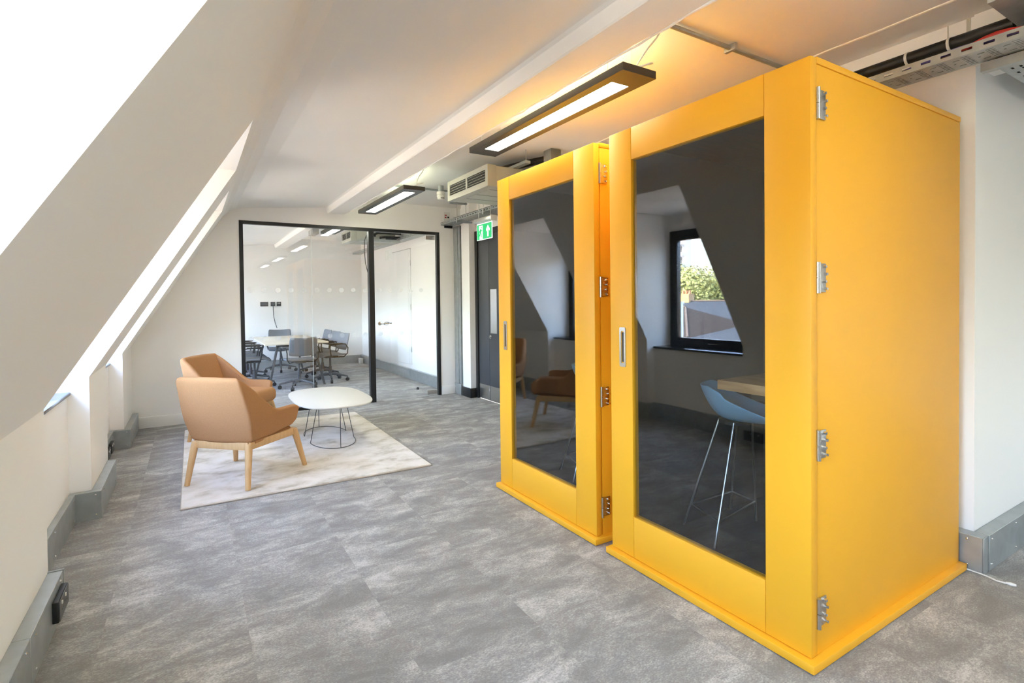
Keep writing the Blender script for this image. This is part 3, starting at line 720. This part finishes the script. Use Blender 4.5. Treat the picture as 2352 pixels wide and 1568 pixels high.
# ------------------------------------------------------------------ fan coil units
def make_fcu():
    r = thing('fan_coil_unit', 'x', 'fan coil unit', (2.40, 4.19, 2.47), 0, 'ceiling fan coil units')
    L, D_, Hh = .87, .80, .205
    box('casing', LOUV, r, (.10, D_, .02, L - .02, .004, Hh - .004), .004)
    box('plenum', LOUV, r, (.012, .097, .003, L - .003, 0, Hh), .004)
    f = MB()
    def rect(y0, y1, z0, z1, x0=0, x1=.012): f.box(x0, x1, y0, y1, z0, z1)
    rect(0, .05, 0, Hh); rect(L - .05, L, 0, Hh); rect(.05, L - .05, 0, .052); rect(.05, L - .05, Hh - .045, Hh); rect(L / 2 - .015, L / 2 + .015, .052, Hh - .045)
    f.build('grille_frame', LOUV, r)
    box('dark_opening', BLKM, r, (.0098, .0118, .05, L - .05, .052, Hh - .045))
    for y0, y1 in ((.05, L / 2 - .015), (L / 2 + .015, L - .05)):
        for k in range(4):
            z = .066 + k * .026
            MB().prism([(.001, y0, z), (.0095, y0, z + .006), (.0095, y0, z + .0085), (.001, y0, z + .0025)], (0, y1 - y0, 0)).build('louvre', LOUV, r)
    for yy in (.16, .42, .64): box('panel_seam', DGREY, r, (.11, D_ - .02, yy, yy + .003, .002, .0042))
    box('support_channel', STEEL, r, (.30, .36, -.18, L + .12, Hh, Hh + .028), .002, 1); box('support_channel', STEEL, r, (.66, .72, -.18, L + .12, Hh, Hh + .028), .002, 1)
    for sx in (.33, .69):
        for sy in (-.15, L + .09): MB().cyl((sx, sy, Hh + .02), (sx, sy, .339), .005, n=8).build('hanger_rod', STEELB, r)
    MB().tube([(.42, -.002, .10), (.40, -.06, .12), (.44, -.12, .14), (.56, -.15, .145), (.70, -.14, .14), (.86, -.16, .14)], .022, 10).build('insulated_pipe', BLKM, r, smooth=True)
    MB().tube([(.52, -.002, .06), (.50, -.07, .07), (.56, -.13, .075), (.70, -.11, .08), (.86, -.10, .08)], .018, 10).build('insulated_pipe', BLKM, r, smooth=True)
    box('control_box', DGREY, r, (.62, .80, -.07, .018, .03, .10), .004)
    return r
f0 = make_fcu(); tag(f0, 'grey fan coil unit with louvred grille above the far yellow booth')
f1 = copy_tree(f0); f1.location = (2.40, 8.95, 2.47); f1.scale = (1, .74, 1); tag(f1, 'grey fan coil unit with louvred grille inside the glass meeting room')
tag(MB().tube([(2.62, 8.80, 2.50), (2.56, 8.6, 2.52), (2.50, 8.5, 2.42), (2.495, 8.5, 2.25), (2.51, 8.5, 2.05), (2.55, 8.5, 1.88)], .006, 8).build('hanging_cable', BLKM, smooth=True), 'thin black cable drooping from the meeting room ceiling unit', 'cable')
# thick insulated pipes and junction box on ceiling behind the unit, above the far booth
tag(MB().tube([(2.74, 4.62, 2.735), (2.78, 4.45, 2.735), (2.84, 4.30, 2.74), (2.90, 4.12, 2.74), (2.94, 4.02, 2.74)], .034, 12).build('insulated_pipe', BLKM, smooth=True), 'thick black insulated pipe rising above the far yellow booth', 'pipe')
jb = thing('junction_box', 'small grey junction box on the ceiling above the far booth', 'junction box', (2.96, 3.94, 2.70))
box('body', simple('grey_plastic', (112, 112, 108), .5), jb, (-.06, .06, -.06, .06, 0, .109), .008); box('lid', DGREY, jb, (-.055, .055, -.055, .055, -.01, -.0005), .004)
MB().cyl((-.03, -.02, -.01), (-.03, -.02, -.10), .008, n=10).build('cable_gland', CABLEW, jb)

# ------------------------------------------------------------------ cable trays (perforated)
def perf_plate(L, Wd, pitch=.085):
    """flat perforated strip in local xy (x across, y along) with slots cut out as real holes"""
    mb = MB(); ny = int(L / pitch)
    xs = [0, .12, .16, .24, .28, .36, .40, .48, .52, .60, .64, .72, .76, .84, .88, 1.0]
    xs = [x * Wd for x in xs]
    yfr = [0, .10, .42, .52, .66, .80, .90, 1.0]
    ys = [(k + q) * L / ny for k in range(ny) for q in yfr[:-1]] + [L]
    nx = len(xs)
    vs = [(x, y, 0) for y in ys for x in xs]
    fs = []
    for j in range(len(ys) - 1):
        q = j % 7
        for i in range(nx - 1):
            hole = (q == 1 and i % 2 == 1 and 1 <= i <= 13) or (q in (3, 4) and i in (3, 11)) or (q == 5 and i == 7)
            if not hole: fs.append((j * nx + i, j * nx + i + 1, (j + 1) * nx + i + 1, (j + 1) * nx + i))
    return mb.add(vs, fs)
def flange(L, Hh, pitch=.075):
    mb = MB(); ny = int(L / pitch); zs = [0, Hh * .38, Hh * .66, Hh]
    ys = [(k + q) * L / ny for k in range(ny) for q in (0, .25, .75)] + [L]
    vs = [(0, y, z) for y in ys for z in zs]
    fs = [(j * 4 + i, j * 4 + i + 1, (j + 1) * 4 + i + 1, (j + 1) * 4 + i) for j in range(len(ys) - 1) for i in range(3) if not (j % 3 == 1 and i == 1)]
    return mb.add(vs, fs)
def tray(label, loc, L, Wd, rz=0, Hh=.042, group='perforated cable trays'):
    r = thing('cable_tray', label, 'cable tray', loc, rz, group)
    for nm, mb, x in (('tray_base', perf_plate(L, Wd), 0), ('tray_flange', flange(L, Hh), 0), ('tray_flange', flange(L, Hh), Wd)):
        o = mb.build(nm, STEEL, r); o.location.x = x
        m = o.modifiers.new('thick', 'SOLIDIFY'); m.thickness = .0015
    return r
tray('perforated steel cable tray along the wall above the nearest booth', (3.075, .68, 2.50), 1.85, .175)
tray('perforated steel cable tray branching off to the right edge', (3.26, .93, 2.498), 1.4, .25, -PI / 2)
tray('perforated steel cable tray above the grey door by the exit sign', (3.24, 3.9, 2.535), 3.19, .20)
tray('perforated steel cable tray along the meeting room wall behind the glass', (3.22, 7.3, 2.50), 4.6, .17)
tray('perforated cable tray crossing the meeting room beside its ceiling unit', (2.5, 8.88, 2.445), .7, .14, -PI / 2)
tag(MB().tube([(3.345, .86 + k * .2, 2.672) for k in range(17)], .031, 12).build('black_pipe', BLKM, smooth=True), 'black insulated pipe along the wall above the nearest booth', 'pipe')
tag(MB().tube([(3.40, 4.25 + k * .3, 2.615) for k in range(10)], .026, 12).build('black_pipe', BLKM, smooth=True), 'black insulated pipe above the tray near the exit sign', 'pipe')
for (x, y, z, r_, lb) in ((3.345, 1.10, 2.672, .034, 'first'), (3.345, 1.28, 2.672, .034, 'second')):
    tag(MB().cyl((x, y - .006, z), (x, y + .006, z), r_, n=14).build('pipe_clip', CABLEW, smooth=True), lb + ' pale clip round the black pipe above the nearest booth', 'clip')
for dx, mt_, lb, ym in ((.05, RED, 'red cable lying in the tray at upper right', 1.02), (.085, PURP, 'purple cable lying in the tray at upper right', 1.30), (.12, CABLEW, 'white cable lying in the tray at upper right', 1.6)):
    tag(MB().tube([(3.075 + dx, .70 + (ym - .70) * k / 8, 2.536 + .030 * math.sin(k / 8 * PI) ** 2) for k in range(9)], .011, 8).build('tray_cable', mt_, smooth=True), lb, 'cable', 'cables in the tray')
bc = MB().tube([(0, 0, 0), (0, .6, 0), (0, 1.2, 0), (0, 1.8, 0)], .0105, 6).mesh('slot_dark_cable', BLKM, smooth=True)  # black cables added so that the tray slots look dark from below
for k in range(7):
    o = bpy.data.objects.new('slot_dark_cable', bc); COL.objects.link(o); o.location = (3.088 + k * .0235, .70, 2.5125)
    tag(o, 'black cable added to darken the slots of the tray above the nearest booth', 'cable', 'black cables added to darken the near tray')
bc2 = MB().tube([(0, 0, 0), (.65, 0, 0), (1.35, 0, 0)], .0105, 6).mesh('slot_dark_cable', BLKM, smooth=True)  # same added filling, darkens the slots of the branching tray
for k in range(9):
    o = bpy.data.objects.new('slot_dark_cable', bc2); COL.objects.link(o); o.location = (3.275, .70 + k * .0245, 2.5105)
    tag(o, 'black cable added to darken the slots of the branching tray at the right edge', 'cable', 'black cables added to darken the branch tray')
JT = simple('dark_joint', (190, 186, 172), .9)
for n, (ya, yb) in enumerate(((1.05, 1.066), (1.14, 1.144))):
    struct(box('trim_%d' % (n + 4), JT, None, (3.4465, 3.4495, ya, yb, 2.66, 2.81)), ('wide', 'thin')[n] + ' vertical joint in the wall above the black pipe', 'joint')
st = thing('support_channel', 'steel channel bar under the branching cable tray at upper right', 'channel', (3.24, .62, 2.452))
MB().box(0, .041, 0, .33, 0, .0025).box(0, .0025, 0, .33, .0025, .041).box(.0385, .041, 0, .33, .0025, .041).build('channel', STEEL, st)
du = thing('air_duct', 'grey sheet metal duct at the upper right corner', 'duct', (2.95, .30, 2.64))
box('duct_body', STEEL, du, (0, 2.6, 0, .545, 0, .165), .004); box('duct_flange', BLKM, du, (.62, .635, -.012, .557, -.012, .168), .002, 1)
# tray hangers near the exit sign
for y, lb in ((6.50, 'trapeze hanger bar with rods over the tray near the pier'), (5.75, 'trapeze hanger bar with rods over the tray behind the far booth')):
    h = thing('tray_hanger', lb, 'hanger', (3.22, y, 2.50), 0, 'tray hangers')
    MB().box(0, .24, 0, .035, 0, .025).build('lower_bar', STEEL, h); MB().box(-.1, .16, 0, .035, .255, .28).build('upper_bar', STEEL, h)
    MB().cyl((.01, .017, 0), (.01, .017, .31), .004, n=8).build('rod', STEELB, h); MB().cyl((.15, .017, .0), (.15, .017, .31), .004, n=8).build('rod', STEELB, h)
tag(MB().tube([(3.22, 5.55, 2.80), (3.22, 5.55, 2.70), (3.24, 5.53, 2.63), (3.30, 5.50, 2.57)], .014, 10).build('conduit_bend', STEEL, smooth=True), 'short bent conduit dropping from the ceiling into the far tray', 'conduit')
tag(MB().tube([(3.06, 5.0, 2.47), (3.08, 5.02, 2.40), (3.10, 5.05, 2.36)], .004, 6).build('purple_cable', PURP, smooth=True), 'thin purple cable hanging under the fan coil unit', 'cable')
# warning label on partition and wall penetration
lbp = thing('fire_label', 'small white notice with red and black marks high on the partition wall', 'notice', (3.30, PY, 2.60))
box('card', CABLEW, lbp, (0, .10, -.003, 0, 0, .14)); box('red_mark', RED, lbp, (.012, .04, -.0036, -.003, .05, .07)); box('red_mark', RED, lbp, (.012, .045, -.0036, -.003, .085, .10)); box('black_mark', BLKM, lbp, (.055, .085, -.0036, -.003, .05, .075))
box('black_opening', BLKM, lbp, (0, .13, -.02, 0, -.10, -.02), .002, 1)

# conduits, rose, smoke detector
tag(MB().tube([(2.11, 1.83, 2.79), (2.6, 1.83, 2.79), (3.35, 1.83, 2.79)], .013, 10).build('conduit', STEEL, smooth=True), 'galvanised conduit on the ceiling above the nearest booth', 'conduit')
box_c = thing('conduit_clip', 'saddle clip holding the conduit above the nearest booth', 'clip', (2.62, 1.83, 2.772)); box('saddle', STEEL, box_c, (-.012, .012, -.035, .035, 0, .037), .003)
tag(MB().tube([(1.84, 5.96, 2.79), (2.4, 5.96, 2.79), (3.2, 5.96, 2.79)], .012, 10).build('conduit', STEEL, smooth=True), 'galvanised conduit on the ceiling between far lamp and ceiling unit', 'conduit')
sd = thing('smoke_detector', 'white smoke detector hanging from the ceiling near the far lamp', 'smoke detector', (2.66, 5.80, 2.64))
MB().lathe([(.028, .0), (.042, .008), (.045, .03), (.05, .034), (.05, .055), (.046, .06)], n=24).build('head', CABLEW, sd, smooth=True)
MB().lathe([(.05, .061), (.052, .066), (.052, .092), (.045, .098)], n=24).build('base', CABLEW, sd, smooth=True)
MB().lathe([(.035, .098), (.035, .17)], n=18).build('conduit_box', STEEL, sd, smooth=True)
for k in range(4): box('vent', BLKM, sd, (-.022 + k * .012, -.015 + k * .012, -.047, -.042, .012, .02))

# exit sign
ex = thing('exit_sign', 'green illuminated running man exit sign with upward arrow', 'exit sign', (3.0, 5.57, 2.13))
box('housing', STEELB, ex, (-.01, .07, -.40, .02, .205, .262), .012, 3); box('end_cap', CABLEW, ex, (-.012, .072, -.413, -.401, .195, .262), .012, 3)
pn = box('panel', SIGNW, ex, (.026, .034, -.37, 0, 0, .20), .002, 1)
# local u to the right of the viewer (towards -y), v up, on the -x face
def flat(nm, m, pts, x, parent):
    return MB().prism([(x, -u, v) for u, v in pts], (-.0012, 0, 0)).build(nm, m, parent)
flat('green_field', GREEN, [(.008, .008), (.362, .008), (.362, .188), (.008, .188)], .026, pn)
flat('door_symbol', SIGNW, [(.075, .012), (.150, .012), (.150, .172), (.060, .172), (.060, .11), (.075, .11)], .0246, pn)
flat('arrow', SIGNW, [(.262, .03), (.292, .03), (.292, .115), (.318, .09), (.318, .118), (.277, .165), (.236, .118), (.236, .09), (.262, .115)], .0246, pn)
def limb(nm, p, r_): MB().tube([(.0225, -u, v) for u, v in p], r_, 6).build(nm, GREEN, pn, smooth=True)
MB().cyl((.0236, -.122, .150), (.0222, -.122, .150), .011, n=14).build('man_head', GREEN, pn)
limb('man_body', [(.112, .132), (.100, .085)], .010); limb('man_arm', [(.112, .130), (.088, .118), (.078, .098)], .005); limb('man_arm', [(.113, .130), (.128, .108), (.146, .112)], .005)
limb('man_leg', [(.100, .085), (.122, .066), (.120, .032)], .0065); limb('man_leg', [(.100, .085), (.086, .055), (.056, .050)], .0065)
for yy in (-.33, -.05): MB().cyl((.03, yy, .262), (.03, yy, .68), .004, n=8).build('hanger', STEELB, ex)

# loose white cable on the carpet by the near booth
lc = thing('floor_cable', 'loose white cable with plug on the carpet by the wall corner', 'cable')
MB().tube([(3.371, 1.05, .006), (3.371, .985, .006), (3.366, .95, .006), (3.352, .915, .006), (3.36, .885, .006)], .004, 8).build('lead', CABLEW, lc, smooth=True)
MB().tube([(3.36, .885, .008), (3.364, .868, .008), (3.37, .85, .008)], [.005, .009, .006], 8).build('plug', CABLEW, lc, smooth=True)

# ------------------------------------------------------------------ outside the windows
GZ = -13.0
BR = brick_mat('london_brick', (176, 142, 92), (150, 118, 76), (170, 160, 145), 4.0)
STONE = simple('pale_stone', (206, 200, 188), .8)
RIDGE = simple('ridge_clay', (58, 52, 48), .9)
SLATE = simple('weathered_slate', (40, 38, 37), .95, noise=(3, .25, (1, 6, 6)), spec=.1)
BSLATE = simple('blue_slate', (38, 45, 54), .9, noise=(3, .15, (1, 6, 6)), spec=.1)
ASPH = simple('asphalt', (92, 92, 92), .9, noise=(.4, .1, (1, 1, 1)))
WINF = simple('white_sash', (225, 224, 218), .5)
WING = simple('dark_window_glass', (48, 56, 64), .12)
TOWW = simple('tower_render', (214, 216, 220), .7)
POT = simple('terracotta', (150, 102, 78), .8)
PGREEN = simple('pale_green_cladding', (198, 216, 208), .6)
LEAF = simple('plane_leaves', (132, 138, 86), .7, noise=(.55, .35, (1, 1, 1)), spec=.2)
BARK = simple('bark', (96, 84, 70), .9)
struct(box('ground', ASPH, None, (-220, -1.2, -60, 160, GZ - .2, GZ)), 'grey street ground far below the windows', 'ground')
sash_me = None
def house(label, y0, y1, x0, x1, ez, rz_, slate, hip=True):
    """terraced house: front wall on x1 (towards us), eaves ez, ridge rz_"""
    r = thing('terraced_house', label, 'house', (x1, y0, GZ), 0, 'houses across the street')
    D_, L, e, q = x1 - x0, y1 - y0, ez - GZ, rz_ - GZ
    box('brick_wall', BR, r, (-D_, 0, 0, L, 0, e - .02))
    box('cornice', STONE, r, (-.02, .22, -.05, L + .05, e - .45, e - .22), .03)
    hp = D_ * .42 if hip else 0
    o_ = .25
    rf = MB().add([(-D_ - o_, -o_, e), (o_, -o_, e), (o_, L + o_, e), (-D_ - o_, L + o_, e), (-D_ / 2, hp, q), (-D_ / 2, L - hp, q)],
                  [(1, 2, 5, 4), (3, 0, 4, 5), (0, 1, 4), (2, 3, 5), (0, 3, 2, 1)])
    rf.build('roof', slate, r)
    MB().tube([(-D_ / 2, hp, q + .03), (-D_ / 2, L - hp, q + .03)], .10, 6).build('ridge_tiles', RIDGE, r)
    if hip:
        MB().tube([(o_, -o_, e), (-D_ / 2, hp, q)], .08, 6).build('hip_tiles', RIDGE, r)
    nw = max(2, int(L / 2.1))
    for fl_ in range(4):
        zt = e - 1.0 - fl_ * 3.0
        if zt - 1.7 < 0: break
        for k in range(nw):
            yc = (k + .5) * L / nw
            f = box('window', WINF, r, (.0, .06, yc - .5, yc + .5, zt - 1.7, zt))
            box('pane', WING, f, (.06, .07, yc - .42, yc + .42, zt - .80, zt - .08)); box('pane', WING, f, (.06, .07, yc - .42, yc + .42, zt - 1.62, zt - .90))
    ch = box('chimney', BR, r, (-D_ / 2 - .4, -D_ / 2 + .4, L - hp - 1.3, L - hp - .1, q - .8, q + .75))
    for k in range(3): MB().lathe([(.13, 0), (.11, .35)], (-D_ / 2, L - hp - 1.1 + k * .4, q + .75), 10).build('chimney_pot', POT, ch, smooth=True)
    return r
house('brick terraced house with hipped grey slate roof facing the windows', 21.2, 38.0, -30.5, -22.0, -.95, .75, SLATE)
house('lower brick house with slate roof left of the hipped one', 4.0, 20.6, -30.0, -21.8, -1.0, .35, BSLATE)
house('brick terraced house farther up the street', 38.6, 55.0, -30.5, -22.0, -2.0, -.2, SLATE)
house('long house with blue slate roof behind the first terrace', 12.0, 36.0, -44.0, -34.5, -.6, 1.1, BSLATE, False)
house('brick terraced house at the far end of the street', 56.0, 76.0, -44.0, -33.0, -4.5, -1.5, SLATE)
for lb, xx, ez in (('brick house behind the camera, left of two, mirrored in the glass', 14.0, -2.0), ('brick house behind the camera, right of two, mirrored in the glass', 32.0, -1.2)):
    hh = house(lb, 0, 17.0, -9, 0, ez, ez + 1.6, SLATE); hh.location = (xx, -24.0, GZ); hh.rotation_euler = (0, 0, PI / 2)
struct(box('ground', ASPH, None, (-1.2, 80, -60, -4.7, GZ - .2, GZ)), 'grey street ground behind the building', 'ground')
house('brick terraced house opposite the nearest dormer', -18.0, 3.2, -30.0, -22.0, -1.2, .6, SLATE)
vp_ = tag(MB().cyl((-9.0, 10.86, .5), (-9.0, 10.86, 1.24), .10, n=16).cyl((-9.0, 10.86, 1.24), (-9.0, 10.86, 1.30), .13, n=16).cyl((-9.0, 10.86, GZ), (-9.0, 10.86, .5), .10, n=12).build('vent_flue', PGREEN, smooth=True), 'pale green flue pipe standing outside the window', 'flue')
# trees: lobed crowns of leaf blades
def tree_mesh(seed, nl=26000):
    rnd = random.Random(seed); lobes = []
    for k in range(26):
        a = rnd.uniform(0, 2 * PI); rr_ = rnd.uniform(1.5, 6.0); z = rnd.uniform(6.5, 15.5)
        lobes.append((rr_ * math.cos(a) * (1.15 - .045 * (z - 6)), rr_ * math.sin(a) * (1.15 - .045 * (z - 6)), z, rnd.uniform(1.7, 3.0)))
    mb = MB()
    for k in range(nl):
        lx, ly, lz, lr = rnd.choice(lobes)
        d = Vector((rnd.gauss(0, 1), rnd.gauss(0, 1), rnd.gauss(0, 1))).normalized() * lr * (rnd.random() ** .22)
        p = Vector((lx, ly, lz)) + Vector((d.x, d.y, d.z * .8))
        n_ = (d.normalized() + Vector((rnd.uniform(-.7, .7), rnd.uniform(-.7, .7), rnd.uniform(-.2, 1.0)))).normalized()
        a = n_.orthogonal().normalized(); a.rotate(Matrix.Rotation(rnd.uniform(0, 6.28), 3, n_)); b = n_.cross(a)
        s = rnd.uniform(.12, .23)
        mb.add([p - a * s, p + b * s * .6 + n_ * s * .1, p + a * s, p - b * s * .6 + n_ * s * .1], [(0, 1, 2, 3)])
    me = bpy.data.meshes.new('foliage'); me.from_pydata(mb.v, [], mb.f); me.materials.append(LEAF)
    return me
TM = [tree_mesh(3), tree_mesh(8)]
tk = MB().tube([(0, 0, 0), (.1, 0, 4), (-.1, .1, 8), (0, 0, 13)], [.5, .42, .3, .12], 10)
for k, (a, zz) in enumerate(((0.3, 5), (2.2, 6), (4.1, 5.5), (5.3, 7))):
    tk.tube([(0, 0, zz), (1.6 * math.cos(a), 1.6 * math.sin(a), zz + 2.5), (3.4 * math.cos(a), 3.4 * math.sin(a), zz + 5)], [.25, .17, .07], 8)
TRM = tk.mesh('trunk', BARK, smooth=True)
tl = [(-50, 44, 1.10, 'broad green plane tree rising behind the slate roofs'), (-53.5, 36, 1.1, 'green plane tree right of the broad one behind the roofs'), (-55, 53, 1.12, 'green plane tree left of the broad one, beyond the hipped roof'),
      (-54.5, 66, 1.2, 'green plane tree seen mirrored in the far booth door'), (-58, 28, 1.0, 'green plane tree beyond the blue slate roof'), (-52, 12, 1.0, 'green plane tree opposite the nearest dormers'), (-60, 80, 1.1, 'distant green plane tree at the end of the street')]
for k, (x, y, s, lb) in enumerate(tl):
    r = thing('plane_tree', lb, 'tree', (x, y, GZ), k * 1.3, 'plane trees across the street'); r.scale = (s, s, s)
    o = bpy.data.objects.new('foliage', TM[k % 2]); COL.objects.link(o); o.parent = r; o['kind'] = 'stuff'
    o = bpy.data.objects.new('trunk', TRM); COL.objects.link(o); o.parent = r
tw = thing('tower_block', 'white tower block with balconies beyond the trees', 'building', (-112, 95.2, GZ))
box('core', TOWW, tw, (-2.5, 0, 0, 16, 0, 52))
for k in range(17):
    z = 2 + k * 3.0
    bl_ = box('balcony', TOWW, tw, (0, 1.2, 0, 16, z, z + .9))
    for q in range(5): box('window', WING, tw, (.0, .08, .9 + q * 3.1, 2.7 + q * 3.1, z + 1.05, z + 2.7))
